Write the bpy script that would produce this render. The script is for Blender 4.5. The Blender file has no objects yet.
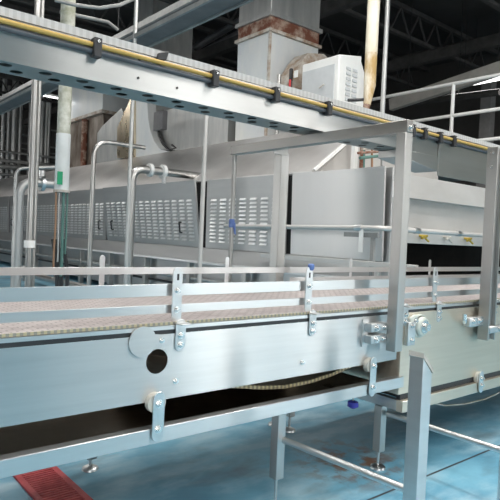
import bpy, bmesh, math, random
from mathutils import Vector, Matrix
random.seed(7)
SC = bpy.context.scene
COL = SC.collection
PI = math.pi

# ------------------------------------------------------------------ camera
F, YAW, PITCH, ROLL, H = 567.4, .69297, -.024557, .044563, 1.30
cy, sy = math.cos(YAW), math.sin(YAW)
FW = Vector((sy*math.cos(PITCH), cy*math.cos(PITCH), math.sin(PITCH)))
r0 = Vector((cy, -sy, 0)); u0 = r0.cross(FW)
RT = math.cos(ROLL)*r0 + math.sin(ROLL)*u0
UP = -math.sin(ROLL)*r0 + math.cos(ROLL)*u0
CAM = Vector((0, 0, H))
cam = bpy.data.cameras.new('camera'); cam.sensor_width = 36; cam.lens = F/500*36
cam.clip_start = .05; cam.clip_end = 200
co = bpy.data.objects.new('camera', cam); COL.objects.link(co)
co.matrix_world = Matrix(((RT.x, UP.x, -FW.x, 0), (RT.y, UP.y, -FW.y, 0), (RT.z, UP.z, -FW.z, H), (0, 0, 0, 1)))
SC.camera = co
def ray(x, y): return FW*F + RT*(x-250) - UP*(y-250)
def onX(x, y, X): d = ray(x, y); return CAM + d*(X/d.x)
def onY(x, y, Y): d = ray(x, y); return CAM + d*(Y/d.y)
def onZ(x, y, z): d = ray(x, y); return CAM + d*((z-H)/d.z)

# ------------------------------------------------------------------ materials
def new_mat(name):
    m = bpy.data.materials.new(name); m.use_nodes = True
    nt = m.node_tree; b = nt.nodes['Principled BSDF']
    return m, nt, b
def N(nt, t, **kw):
    n = nt.nodes.new(t)
    for k, v in kw.items():
        if k in n.inputs: n.inputs[k].default_value = v
        else: setattr(n, k, v)
    return n
def ramp(nt, stops):
    n = nt.nodes.new('ShaderNodeValToRGB'); e = n.color_ramp.elements
    while len(e) < len(stops): e.new(.5)
    for i, (p, c) in enumerate(stops):
        e[i].position = p; e[i].color = (*c, 1)
    return n
def coords(nt, scale):
    tc = N(nt, 'ShaderNodeTexCoord'); mp = N(nt, 'ShaderNodeMapping')
    mp.inputs['Scale'].default_value = scale
    nt.links.new(tc.outputs['Object'], mp.inputs['Vector'])
    return mp.outputs['Vector']
def steel(name, c0, c1, rough=.32, stretch=(1, 1, 1), metal=1.0, aniso=0, tan=(1, 0, 0), rvar=.08, blotch=2.0):
    m, nt, b = new_mat(name)
    v = coords(nt, stretch)
    n = N(nt, 'ShaderNodeTexNoise', Scale=blotch, Detail=5.0, Roughness=.6)
    nt.links.new(v, n.inputs['Vector'])
    r = ramp(nt, [(.3, c0), (.7, c1)])
    nt.links.new(n.outputs['Fac'], r.inputs['Fac']); nt.links.new(r.outputs['Color'], b.inputs['Base Color'])
    mr = N(nt, 'ShaderNodeMapRange'); mr.inputs['To Min'].default_value = rough-rvar; mr.inputs['To Max'].default_value = rough+rvar
    nt.links.new(n.outputs['Fac'], mr.inputs['Value']); nt.links.new(mr.outputs['Result'], b.inputs['Roughness'])
    b.inputs['Metallic'].default_value = metal
    if aniso:
        b.inputs['Anisotropic'].default_value = aniso
        # tan is the brushing direction: highlights spread across it
        ge = N(nt, 'ShaderNodeNewGeometry'); vc = N(nt, 'ShaderNodeVectorMath', operation='CROSS_PRODUCT')
        vc.inputs[1].default_value = (tan[0]+.05, tan[1]+.03, tan[2]+.04)
        nt.links.new(ge.outputs['Normal'], vc.inputs[0]); nt.links.new(vc.outputs[0], b.inputs['Tangent'])
    return m
def paint(name, c0, c1, rough=.5, scale=4.0, stretch=(1, 1, 1), lo=.35, hi=.65, metal=0):
    m, nt, b = new_mat(name)
    v = coords(nt, stretch)
    n = N(nt, 'ShaderNodeTexNoise', Scale=scale, Detail=6.0, Roughness=.65)
    nt.links.new(v, n.inputs['Vector'])
    r = ramp(nt, [(lo, c0), (hi, c1)])
    nt.links.new(n.outputs['Fac'], r.inputs['Fac']); nt.links.new(r.outputs['Color'], b.inputs['Base Color'])
    b.inputs['Roughness'].default_value = rough; b.inputs['Metallic'].default_value = metal
    return m
def glow(name, col, s):
    m, nt, b = new_mat(name)
    b.inputs['Base Color'].default_value = (*col, 1)
    b.inputs['Emission Color'].default_value = (*col, 1); b.inputs['Emission Strength'].default_value = s
    return m
M = {}
M['brushed'] = steel('brushed_steel', (.58, .585, .58), (.64, .645, .64), .34, (.6, 1, 14), aniso=.95, tan=(1, 0, 0), rvar=.03, blotch=3)
M['brushed_warm'] = steel('brushed_steel_warm', (.71, .65, .55), (.77, .71, .61), .45, (.6, 1, 14), aniso=.8, tan=(1, 0, 0), rvar=.03, blotch=3)  # same brushed steel; a warm reflection is put into the base colour
M['tube'] = steel('satin_tube_steel', (.44, .435, .42), (.53, .525, .51), .36, (3, 3, .6))
M['rail'] = steel('rail_steel', (.60, .61, .61), (.68, .69, .69), .36, (.5, 1, 8), aniso=.7, tan=(1, 0, 0), rvar=.03)
M['bright'] = steel('bright_steel', (.70, .70, .69), (.78, .78, .77), .24)
M['bracket'] = steel('bracket_steel', (.56, .57, .57), (.70, .71, .71), .33, blotch=12)
M['beam'] = steel('tray_steel', (.47, .465, .45), (.54, .535, .52), .36, (.5, 1, 6), aniso=.93, tan=(1, 0, 0), rvar=.04)
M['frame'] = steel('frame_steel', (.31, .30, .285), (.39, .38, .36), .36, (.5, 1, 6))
M['oven'] = steel('oven_cladding', (.48, .485, .485), (.56, .565, .56), .44, (1, .5, 3), metal=.85, blotch=1.5, aniso=.7, tan=(0, 1, 0), rvar=.03)
M['oven_smooth'] = steel('oven_smooth_door', (.64, .63, .62), (.69, .68, .67), .36, (1, 2, .25), metal=.9, aniso=.93, tan=(0, 1, 0), rvar=.02, blotch=.8)
M['hood'] = steel('hood_sheet', (.60, .58, .565), (.84, .825, .81), .42, (.6, .5, .6), metal=.7, blotch=1.3)
M['hoodfront'] = steel('end_hood_sheet', (.50, .485, .465), (.58, .565, .545), .5, (.8, 1, 1.5), metal=.4)
M['louvre'] = steel('louvre_steel', (.62, .63, .63), (.70, .71, .71), .42, metal=.85)
M['golden'] = steel('heat_tinted_sheet', (.60, .48, .32), (.74, .66, .52), .28, (1, 2, 1), blotch=1.5)
M['galv'] = steel('galvanised_sheet', (.42, .43, .43), (.62, .62, .60), .45, (2, 2, .35), metal=.75, blotch=2.5)
M['duct_light'] = paint('weathered_duct', (.60, .63, .65), (.74, .74, .71), .5, 1.2, (1, 1, .4), metal=.1)
M['rust'] = paint('rusted_flange', (.16, .055, .03), (.55, .45, .36), .8, 4.5, lo=.45, hi=.72)
M['rust_edge'] = paint('rust_stained_steel', (.30, .20, .13), (.58, .55, .50), .6, 5, lo=.35, hi=.6)
M['rustduct'] = paint('brown_stained_duct', (.10, .07, .05), (.34, .30, .26), .55, 1.6, (1, 1, .5), metal=.5)
M['white'] = paint('white_paint', (.74, .74, .72), (.82, .82, .80), .5, 2)
M['white_pipe'] = paint('white_pipe_wrap', (.72, .73, .71), (.82, .83, .82), .5, 3)
M['mould'] = paint('stained_pipe_wrap', (.36, .36, .26), (.70, .69, .62), .6, 6)
M['stain'] = paint('yellow_stained_column', (.42, .27, .10), (.72, .66, .54), .7, 2.2, (2, 2, .8), lo=.38, hi=.58)
M['nylon'] = paint('nylon_spacer', (.50, .48, .43), (.58, .56, .50), .5)
M['nylon_light'] = paint('pale_green_casting', (.60, .64, .58), (.68, .71, .65), .45)
M['tray_grey'] = paint('tray_grey', (.20, .20, .195), (.30, .30, .29), .5)
M['stain_pale'] = paint('pale_stained_column', (.60, .52, .38), (.72, .68, .58), .7, 2.0, (2, 2, .8))
M['cap_beige'] = paint('bare_cut_edge', (.46, .41, .36), (.54, .49, .44), .45)
M['black'] = paint('black_plastic', (.015, .016, .018), (.03, .03, .032), .45)
M['dark'] = paint('dark_steel', (.03, .028, .026), (.07, .065, .06), .4, 3, metal=.6)
M['pan'] = steel('drip_pan', (.46, .39, .31), (.66, .58, .48), .30, blotch=3)
M['hole'] = paint('hollow_dark', (.006, .006, .006), (.012, .012, .012), .9)  # near-black colour stands in for the shade inside hollows
M['yellow'] = paint('yellow_hose', (.42, .27, .06), (.52, .35, .10), .42, 3, (.4, 1, 1))
M['darkhose'] = paint('dark_hose', (.045, .055, .065), (.075, .085, .10), .45)
M['blue'] = paint('blue_plastic', (.07, .13, .36), (.14, .22, .48), .5, 30)
M['violet'] = paint('violet_knob', (.06, .05, .45), (.09, .08, .55), .4)
M['green'] = paint('green_tape', (.01, .30, .13), (.015, .36, .17), .5)
M['greenhose'] = paint('green_cable', (.07, .16, .14), (.11, .22, .19), .5)
M['orange'] = paint('copper_line', (.26, .14, .08), (.32, .19, .11), .45)
M['brass'] = paint('brass_valve', (.55, .38, .05), (.70, .52, .12), .35, 8, metal=.5)
M['red'] = paint('red_paint', (.55, .03, .035), (.66, .06, .06), .5, 8)
M['grate'] = paint('red_grate', (.40, .035, .045), (.62, .09, .10), .55, 14)
M['greybox'] = paint('grey_enclosure', (.10, .10, .105), (.14, .14, .145), .5)
M['cabinet'] = paint('cabinet_grey', (.50, .52, .53), (.56, .58, .59), .45)
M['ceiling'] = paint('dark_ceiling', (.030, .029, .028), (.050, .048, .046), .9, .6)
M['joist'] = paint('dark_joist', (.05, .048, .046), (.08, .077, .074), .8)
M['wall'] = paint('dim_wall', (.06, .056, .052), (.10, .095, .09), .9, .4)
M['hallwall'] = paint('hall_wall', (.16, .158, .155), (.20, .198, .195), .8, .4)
M['beigewall'] = paint('beige_wall', (.60, .55, .46), (.66, .61, .52), .8, .4)
M['pale_beam'] = paint('pale_beam', (.42, .40, .37), (.52, .50, .46), .7)
M['concrete'] = paint('grey_column', (.20, .195, .19), (.26, .25, .245), .8)
M['tubeglow'] = glow('lamp_tube', (1, 1, .98), 9)
M['winglow'] = glow('window_light', (1, .99, .97), 14.5)  # glow of the panels added behind the viewer

M['winglow_side'] = glow('side_window_light', (1, .99, .97), 14)  # glow of the panels added in the left wall
def belt_material():
    m, nt, b = new_mat('modular_belt')
    tc = N(nt, 'ShaderNodeTexCoord'); mp = N(nt, 'ShaderNodeMapping')
    nt.links.new(tc.outputs['Object'], mp.inputs['Vector'])
    br = N(nt, 'ShaderNodeTexBrick', Scale=1.0)
    br.inputs['Brick Width'].default_value = .05; br.inputs['Row Height'].default_value = .025
    br.inputs['Mortar Size'].default_value = .004; br.inputs['Mortar Smooth'].default_value = .3
    br.inputs['Color1'].default_value = (.50, .44, .43, 1); br.inputs['Color2'].default_value = (.62, .56, .545, 1)
    br.inputs['Mortar'].default_value = (.30, .26, .25, 1)
    nt.links.new(mp.outputs['Vector'], br.inputs['Vector'])
    nt.links.new(br.outputs['Color'], b.inputs['Base Color'])
    b.inputs['Roughness'].default_value = .38; b.inputs['Metallic'].default_value = .2
    bp = N(nt, 'ShaderNodeBump', Strength=.25, Distance=.004); bp.invert = True
    nt.links.new(br.outputs['Fac'], bp.inputs['Height']); nt.links.new(bp.outputs['Normal'], b.inputs['Normal'])
    return m
M['belt'] = belt_material()
def stripes(name, a, c, period, duty=.5, rough=.5):
    m, nt, b = new_mat(name)
    tc = N(nt, 'ShaderNodeTexCoord'); sp = N(nt, 'ShaderNodeSeparateXYZ')
    nt.links.new(tc.outputs['Object'], sp.inputs[0])
    d = N(nt, 'ShaderNodeMath', operation='DIVIDE'); d.inputs[1].default_value = period
    f = N(nt, 'ShaderNodeMath', operation='FRACT'); g = N(nt, 'ShaderNodeMath', operation='GREATER_THAN'); g.inputs[1].default_value = duty
    nt.links.new(sp.outputs['X'], d.inputs[0]); nt.links.new(d.outputs[0], f.inputs[0]); nt.links.new(f.outputs[0], g.inputs[0])
    mx = N(nt, 'ShaderNodeMix', data_type='RGBA')
    mx.inputs[6].default_value = (*a, 1); mx.inputs[7].default_value = (*c, 1)
    nt.links.new(g.outputs[0], mx.inputs[0]); nt.links.new(mx.outputs[2], b.inputs['Base Color'])
    b.inputs['Roughness'].default_value = rough
    return m
M['beltedge'] = stripes('belt_edge_links', (.40, .36, .23), (.22, .21, .18), .022, .5)
M['sagedge'] = stripes('sagging_belt_edge', (.85, .78, .48), (.42, .38, .26), .026, .5)  # belt edge colour lightened to offset the shade under the conveyor
M['chain'] = stripes('chain_edge', (.50, .49, .48), (.43, .42, .41), .03, .5)

def floor_material():
    m, nt, b = new_mat('blue_floor_paint')
    tc = N(nt, 'ShaderNodeTexCoord')
    def noise(scale, detail, rough=.6, stretch=(1, 1, 1), off=(0, 0, 0)):
        mp = N(nt, 'ShaderNodeMapping'); mp.inputs['Scale'].default_value = stretch; mp.inputs['Location'].default_value = off
        nt.links.new(tc.outputs['Object'], mp.inputs['Vector'])
        n = N(nt, 'ShaderNodeTexNoise', Scale=scale, Detail=detail, Roughness=rough)
        nt.links.new(mp.outputs['Vector'], n.inputs['Vector']); return n.outputs['Fac']
    def mix(fac, a, c):
        x = N(nt, 'ShaderNodeMix', data_type='RGBA')
        nt.links.new(fac, x.inputs[0])
        for s, i in ((a, 6), (c, 7)):
            if isinstance(s, tuple): x.inputs[i].default_value = (*s, 1)
            else: nt.links.new(s, x.inputs[i])
        return x.outputs[2]
    def rng(f, a, c):
        x = N(nt, 'ShaderNodeMapRange'); x.inputs['From Min'].default_value = a; x.inputs['From Max'].default_value = c
        nt.links.new(f, x.inputs['Value']); return x.outputs['Result']
    c = mix(rng(noise(1.6, 5), .36, .64), (.10, .29, .42), (.19, .45, .59))
    c = mix(rng(noise(2.3, 5, .6, (.8, 1.7, 1), (4.6, 2.3, 0)), .46, .70), c, (.38, .57, .66))
    c = mix(rng(noise(1.7, 5, .6, (.7, 1.5, 1), (9, 1, 0)), .54, .80), c, (.10, .125, .145))
    # rust stains round the second leg
    vm = N(nt, 'ShaderNodeVectorMath', operation='DISTANCE'); vm.inputs[1].default_value = (2.62, 2.12, 0)
    nt.links.new(tc.outputs['Object'], vm.inputs[0])
    near = rng(vm.outputs['Value'], .46, .12)
    mu = N(nt, 'ShaderNodeMath', operation='MULTIPLY')
    nt.links.new(near, mu.inputs[0]); nt.links.new(rng(noise(9, 5), .47, .60), mu.inputs[1])
    c = mix(mu.outputs[0], c, (.20, .105, .06))
    # control joint along the line
    sp = N(nt, 'ShaderNodeSeparateXYZ'); nt.links.new(tc.outputs['Object'], sp.inputs[0])
    s = N(nt, 'ShaderNodeMath', operation='SUBTRACT'); s.inputs[1].default_value = 1.757; nt.links.new(sp.outputs['Y'], s.inputs[0])
    ab = N(nt, 'ShaderNodeMath', operation='ABSOLUTE'); nt.links.new(s.outputs[0], ab.inputs[0])
    c = mix(rng(ab.outputs[0], .009, .005), c, (.045, .05, .055))
    nt.links.new(c, b.inputs['Base Color'])
    rr = N(nt, 'ShaderNodeMapRange'); rr.inputs['To Min'].default_value = .22; rr.inputs['To Max'].default_value = .5
    nt.links.new(noise(2.5, 4), rr.inputs['Value']); nt.links.new(rr.outputs['Result'], b.inputs['Roughness'])
    return m
M['floor'] = floor_material()

# ------------------------------------------------------------------ mesh builder
class MB:
    def __init__(s): s.bm = bmesh.new()
    def box(s, x0, x1, y0, y1, z0, z1):
        x0, x1 = sorted((x0, x1)); y0, y1 = sorted((y0, y1)); z0, z1 = sorted((z0, z1))
        v = [s.bm.verts.new(p) for p in ((x0,y0,z0),(x1,y0,z0),(x1,y1,z0),(x0,y1,z0),(x0,y0,z1),(x1,y0,z1),(x1,y1,z1),(x0,y1,z1))]
        for f in ((3,2,1,0),(4,5,6,7),(0,1,5,4),(1,2,6,5),(2,3,7,6),(3,0,4,7)): s.bm.faces.new([v[i] for i in f])
        return s
    def hull8(s, pts):   # four bottom corners then four top corners
        v = [s.bm.verts.new(p) for p in pts]
        for f in ((3,2,1,0),(4,5,6,7),(0,1,5,4),(1,2,6,5),(2,3,7,6),(3,0,4,7)): s.bm.faces.new([v[i] for i in f])
        return s
    def bar(s, a, b, w, h, up=(0, 0, 1)):
        a, b = Vector(a), Vector(b); d = (b-a).normalized(); sd = d.cross(Vector(up)).normalized(); u = sd.cross(d)
        c = [(-1,-1),(1,-1),(1,1),(-1,1)]
        return s.hull8([a+sd*i*w/2+u*j*h/2 for i, j in c]+[b+sd*i*w/2+u*j*h/2 for i, j in c])
    def tube(s, pts, r, n=12, cap=True):
        pts = [Vector(p) for p in pts]; rings = []; m = len(pts)
        d0 = (pts[1]-pts[0]).normalized()
        ref = Vector((0, 0, 1)) if abs(d0.z) < .9 else Vector((1, 0, 0))
        u = d0.cross(ref).normalized()
        for i, p in enumerate(pts):
            if i == 0: d = d0
            elif i == m-1: d = (pts[-1]-pts[-2]).normalized()
            else: d = ((pts[i]-pts[i-1]).normalized()+(pts[i+1]-pts[i]).normalized()).normalized()
            u = (u-d*u.dot(d)).normalized(); w = d.cross(u)
            rr = r[i] if isinstance(r, (list, tuple)) else r
            rings.append([s.bm.verts.new(p+(u*math.cos(2*PI*k/n)+w*math.sin(2*PI*k/n))*rr) for k in range(n)])
        for A, B in zip(rings, rings[1:]):
            for k in range(n): s.bm.faces.new((A[k], A[(k+1)%n], B[(k+1)%n], B[k]))
        if cap: s.bm.faces.new(rings[0][::-1]); s.bm.faces.new(rings[-1])
        return s
    def prism(s, poly, axis, a, b):   # poly 2-D in the plane across axis; holes by plate()
        def P(u, v, t): return {'x': (t, u, v), 'y': (u, t, v), 'z': (u, v, t)}[axis]
        A = [s.bm.verts.new(P(u, v, a)) for u, v in poly]; B = [s.bm.verts.new(P(u, v, b)) for u, v in poly]
        n = len(poly); s.bm.faces.new(A); s.bm.faces.new(B[::-1])
        for k in range(n): s.bm.faces.new((A[k], B[k], B[(k+1)%n], A[(k+1)%n]))
        return s
    def plate(s, poly, holes, axis, a, b):
        def P(u, v, t): return {'x': (t, u, v), 'y': (u, t, v), 'z': (u, v, t)}[axis]
        loops = [poly]+holes; edges = []; rings = []
        for lp in loops:
            vs = [s.bm.verts.new(P(u, v, a)) for u, v in lp]; rings.append(vs)
            for k in range(len(vs)): edges.append(s.bm.edges.new((vs[k], vs[(k+1)%len(vs)])))
        g = bmesh.ops.triangle_fill(s.bm, use_beauty=True, edges=edges)
        fs = [e for e in g['geom'] if isinstance(e, bmesh.types.BMFace)]
        ex = bmesh.ops.extrude_face_region(s.bm, geom=fs, use_keep_orig=True)
        d = {'x': (b-a, 0, 0), 'y': (0, b-a, 0), 'z': (0, 0, b-a)}[axis]
        bmesh.ops.translate(s.bm, vec=d, verts=[e for e in ex['geom'] if isinstance(e, bmesh.types.BMVert)])
        return s
    def disc(s, c, axis, r, t, n=24):
        c = Vector(c); d = Vector({'x': (1,0,0), 'y': (0,1,0), 'z': (0,0,1)}[axis])
        return s.tube([c-d*t/2, c+d*t/2], r, n)
    def strap(s, x, z0, z1, w, y0, y1):   # flat bar with rounded ends, facing y
        p = []; r = w/2
        for k in range(9): a = PI*k/8; p.append((x+r*math.cos(a), z1-r+r*math.sin(a)))
        for k in range(9): a = PI+PI*k/8; p.append((x+r*math.cos(a), z0+r+r*math.sin(a)))
        return s.prism(p, 'y', y0, y1)
    def build(s, name, mat, parent=None, bevel=0, loc=None):
        bm = s.bm
        bmesh.ops.recalc_face_normals(bm, faces=bm.faces)
        off = Vector((0, 0, 0))
        if parent is not None:
            p = parent
            while p is not None: off += p.location; p = p.parent
            loc = Vector((0, 0, 0))
        else:
            if loc is None:
                xs = [v.co for v in bm.verts]
                loc = Vector(((min(v.x for v in xs)+max(v.x for v in xs))/2, (min(v.y for v in xs)+max(v.y for v in xs))/2, min(v.z for v in xs)))
            off = Vector(loc)
        for v in bm.verts: v.co -= off
        for f in bm.faces: f.smooth = True
        me = bpy.data.meshes.new(name); bm.to_mesh(me); bm.free()
        me.set_sharp_from_angle(angle=math.radians(38))
        me.materials.append(M[mat] if isinstance(mat, str) else mat)
        o = bpy.data.objects.new(name, me); COL.objects.link(o)
        o.location = loc
        if parent is not None: o.parent = parent
        if bevel:
            b = o.modifiers.new('bevel', 'BEVEL'); b.width = bevel; b.segments = 2; b.limit_method = 'ANGLE'; b.angle_limit = math.radians(40)
        return o
def circ(x, z, r, n=20): return [(x+r*math.cos(2*PI*k/n), z+r*math.sin(2*PI*k/n)) for k in range(n)]
def rect(x0, x1, z0, z1): return [(x0, z0), (x1, z0), (x1, z1), (x0, z1)]
def tag(o, label, cat, group=None, kind=None):
    if label: o['label'] = label
    if cat: o['category'] = cat
    if group: o['group'] = group
    if kind: o['kind'] = kind
    return o
def thing(name, loc, label, cat, group=None):
    o = bpy.data.objects.new(name, None); COL.objects.link(o); o.location = loc; o.empty_display_size = .1
    return tag(o, label, cat, group)
def struct(name, mb, mat, parent=None, loc=None):
    o = mb.build(name, mat, parent, 0, loc); o['kind'] = 'structure'; return o
def bend(a, b, c, r, n=6):
    """corner from a through b to c rounded with radius r"""
    a, b, c = Vector(a), Vector(b), Vector(c)
    d1 = (a-b).normalized(); d2 = (c-b).normalized(); p = b+d1*r; q = b+d2*r
    return [((1-t)**2)*p+2*t*(1-t)*b+t*t*q for t in [k/n for k in range(n+1)]]
def path(pts, r):
    out = [Vector(pts[0])]
    for i in range(1, len(pts)-1): out += bend(pts[i-1], pts[i], pts[i+1], r)
    return out+[Vector(pts[-1])]
def bolt(x, y, z, parent, r=.011, axis='y', s=-1, name='bolt'):
    m = MB()
    d = Vector({'x': (s, 0, 0), 'y': (0, s, 0), 'z': (0, 0, s)}[axis]); p = Vector((x, y, z))
    m.tube([p, p+d*.003], r*1.35, 14); m.tube([p+d*.003, p+d*.011], r, 6); m.tube([p+d*.011, p+d*.017], r*.55, 10)
    return m.build(name, 'bright', parent)

# ------------------------------------------------------------------ setting
struct('floor', MB().box(-9, 18, -9.5, 30, -.1, 0), 'floor', None, (0, 0, 0))
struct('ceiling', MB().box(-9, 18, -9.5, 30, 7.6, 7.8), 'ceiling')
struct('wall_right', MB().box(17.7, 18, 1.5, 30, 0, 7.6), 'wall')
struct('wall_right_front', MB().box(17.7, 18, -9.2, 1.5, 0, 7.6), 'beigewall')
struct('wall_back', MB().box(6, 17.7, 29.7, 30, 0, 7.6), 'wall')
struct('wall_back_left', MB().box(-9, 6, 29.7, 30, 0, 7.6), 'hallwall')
# hall wall behind the viewer; glowing panels added to band the steel with reflections
panel_spans = [(-6.0, -3.5), (8.4, 9.9), (10.5, 11.0), (12.5, 14.6)]
struct('wall_front', MB().plate(rect(-9, 18, 0, 7.6), [rect(a, b, .4, 5.4) for a, b in panel_spans], 'y', -9.5, -9.2), 'hallwall')
for i, (a, b) in enumerate(panel_spans):
    w = struct('window_%d' % (i+1), MB().box(a, b, -9.45, -9.4, .4, 5.4), 'winglow')
    fr = MB()
    fr.box(a, b, -9.4, -9.2, .4, .46).box(a, b, -9.4, -9.2, 5.34, 5.4).box(a, a+.05, -9.4, -9.2, .46, 5.34).box(b-.05, b, -9.4, -9.2, .46, 5.34)
    fr.box(a+.05, b-.05, -9.38, -9.3, 2.6, 2.65)
    fr.build('window_frame', 'cabinet', w)
lw = [(10.5, 12.0), (16.9, 18.3), (20.2, 21.4), (23.2, 24.0), (25.6, 27.6)]  # glowing panels added to put bright bands on the oven doors
struct('wall_left', MB().plate(rect(8.5, 29.7, 0, 7.6), [rect(a, b, .6, 5.0) for a, b in lw], 'x', -9.0, -8.8), 'hallwall')
for i, (a, b) in enumerate(lw):
    w = struct('window_%d' % (len(panel_spans)+i+1), MB().box(-8.98, -8.94, a, b, .6, 5.0), 'winglow_side')
    MB().box(-8.94, -8.8, a, b, .6, .66).box(-8.94, -8.8, a, b, 4.94, 5.0).box(-8.94, -8.8, a, a+.05, .66, 4.94).box(-8.94, -8.8, b-.05, b, .66, 4.94).box(-8.92, -8.86, a+.05, b-.05, 2.6, 2.65).build('window_frame', 'cabinet', w)
k = 1
for y in [y*2.6+4 for y in range(10)]:
    m = MB()
    m.box(-9, 17.7, y-.06, y+.06, 7.42, 7.54).box(-9, 17.7, y-.06, y+.06, 6.72, 6.80)
    for q in range(26):
        x = -4+q*.8
        m.bar((x, y, 6.78), (x+.4, y, 7.45), .04, .04, (0, 1, 0)); m.bar((x+.4, y, 7.45), (x+.8, y, 6.78), .04, .04, (0, 1, 0))
    struct('trim_%d' % k, m, 'joist'); k += 1
for x in (9.5, 14):
    struct('trim_%d' % k, MB().box(x-.1, x+.1, -9.2, 29.7, 6.42, 6.70), 'joist'); k += 1
p = onX(486, 140, 16.5)
struct('trim_%d' % k, MB().box(p.x-.15, p.x+.15, p.y-.16, p.y+.16, 0, 6.42), 'concrete'); k += 1

# ------------------------------------------------------------------ belt conveyor, first section
YF, YB = 1.85, 2.80
XA, XJ, XE = -1.6, 2.64, 5.6
BOLTS = 0
def guard_bracket(x, parent, front=True):
    """two-piece guide bracket: upright strap, foot tab, lower strap on the panel"""
    if front: yu, yl, s = 1.885, YF, -1
    else: yu, yl, s = 2.765, YB, 1
    m = MB()
    m.strap(x, .945, 1.166, .044 if front else .03, yu, yu+s*.006)
    if front: m.box(x-.022, x+.03, yu, YF-.048, .948, .954)
    m.strap(x, .842, .968, .046, yl+s*.001, yl+s*.007)
    b = m.build('guard_bracket', 'bracket', parent, .0015)
    for z in (1.075, 1.0): bolt(x, yu+s*.006, z, b, .010, 'y', s)
    if front:
        for z in (.905, .868): bolt(x, yl+s*.007, z, b, .011, 'y', s)
        MB().prism([(x-.005, 1.115), (x+.005, 1.115), (x+.005, 1.14), (x-.005, 1.14)], 'y', yu+s*.0062, yu+s*.0068).build('slot', 'black', b)
    return b
def hanger(x, z0, z1, parent):
    m = MB(); m.strap(x, z0, z1, .05, YF-.034, YF-.026)
    b = m.build('hanger_strap', 'bracket', parent, .002)
    MB().disc((x-.004, YF-.012, z1-.045), 'y', .038, .026, 22).build('spacer', 'nylon', b)
    bolt(x, YF-.034, z1-.045, b, .012); bolt(x, YF-.034, z0+.05, b, .012)
    return b
conv = thing('belt_conveyor', (.5, 2.3, 0), 'long stainless belt conveyor with round access hole and side guide rails, nearest in the hall', 'conveyor')
hx, hz = 1.105, .812
pnl = MB().plate(rect(XA, XJ-.03, .662, .912), [circ(hx, hz, .047, 28)], 'y', YF, YF+.004)
side = pnl.build('side_panel', 'brushed', conv)
MB().box(XA, XJ-.03, YF+.001, YF+.028, .905, .913).build('panel_flange', 'bright', side)
MB().box(XA, XJ-.03, YB-.004, YB, .662, .945).build('rear_panel', 'brushed', conv)
cov = MB().disc((1.038, YF-.004, .893), 'y', .0565, .005, 32)
cov.prism([(1.06, .86), (1.165, .885), (1.168, .908), (1.06, .92)], 'y', YF-.006, YF-.002)
cov = cov.build('access_cover', 'brushed', conv); bolt(1.118, YF-.006, .892, cov, .008)
MB().box(XA, XJ, YF+.004, YF+.03, .913, .929).build('belt_gap_seal', 'black', conv)  # black strip paints the dark of the gap under the belt
MB().box(XA, XJ, YF+.002, YF+.03, .929, .944).build('wear_strip', 'rail', conv)
bl = MB().box(XA, XJ, YF+.012, YB-.03, .945, .957).build('belt', 'belt', conv)
MB().box(XA, XJ, YF+.006, YF+.0118, .946, .957).build('belt_edge', 'beltedge', bl)
# returning belt sag
sag = [(1.25, .668), (1.42, .636), (1.6, .607), (1.78, .575), (1.92, .560), (2.1, .562), (2.25, .577), (2.4, .604), (2.55, .64)]
def sag_mb(y0, y1, dz=0):
    m = MB(); P = [(x, z) for x, z in sag]
    m.prism([(x, z+dz) for x, z in P]+[(x, z+.017+dz) for x, z in P[::-1]], 'y', y0, y1); return m
rb = sag_mb(2.01, 2.7).build('return_belt', 'pan', conv)
sag_mb(2.0, 2.009).build('belt_edge', 'sagedge', rb)
pan = MB().box(XA, 2.6, YF+.03, YB-.03, .505, .512)
pan.hull8([(XA, 2.62, .512), (2.6, 2.62, .512), (2.6, 2.624, .512), (XA, 2.624, .512), (XA, 2.74, .70), (2.6, 2.74, .70), (2.6, 2.744, .70), (XA, 2.744, .70)])
pan.build('drip_pan', 'pan', conv)
MB().box(XA, XJ+.02, YF-.022, YF+.022, .506, .566).build('lower_rail', 'rail', conv, .003)
MB().box(XA, XJ+.02, YB+.0, YB+.045, .506, .566).build('lower_rail', 'rail', conv, .003)
for y in (1.90, 2.75):
    for z0, z1 in (((1.052, 1.099), (.984, 1.018)) if y < 2 else ((1.066, 1.104),)):
        MB().box(XA, XJ+.0, y, y+.006, z0, z1).build('guard_rail', 'rail', conv, .001)
for x in (-.2, .47, 1.202): guard_bracket(x, conv)
gb = guard_bracket(1.934, conv)
o = MB().tube([(1.945, 1.883, 1.15), (1.945, 1.883, 1.16), (1.945, 1.883, 1.176), (1.945, 1.883, 1.182)], [.01, .016, .016, .009], 14).build('cap', 'blue', gb)
o['label'] = 'blue plastic cap'
for x in (.55, 1.30, 2.12): guard_bracket(x, conv, False)
hanger(1.102, .515, .705, conv); hanger(2.372, .50, .705, conv); hanger(-.1, .515, .705, conv)
for x, z in ((1.19, .727), (1.88, .725), (.35, .70), (2.53, .745)): bolt(x, YF, z, conv, .009)
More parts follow.
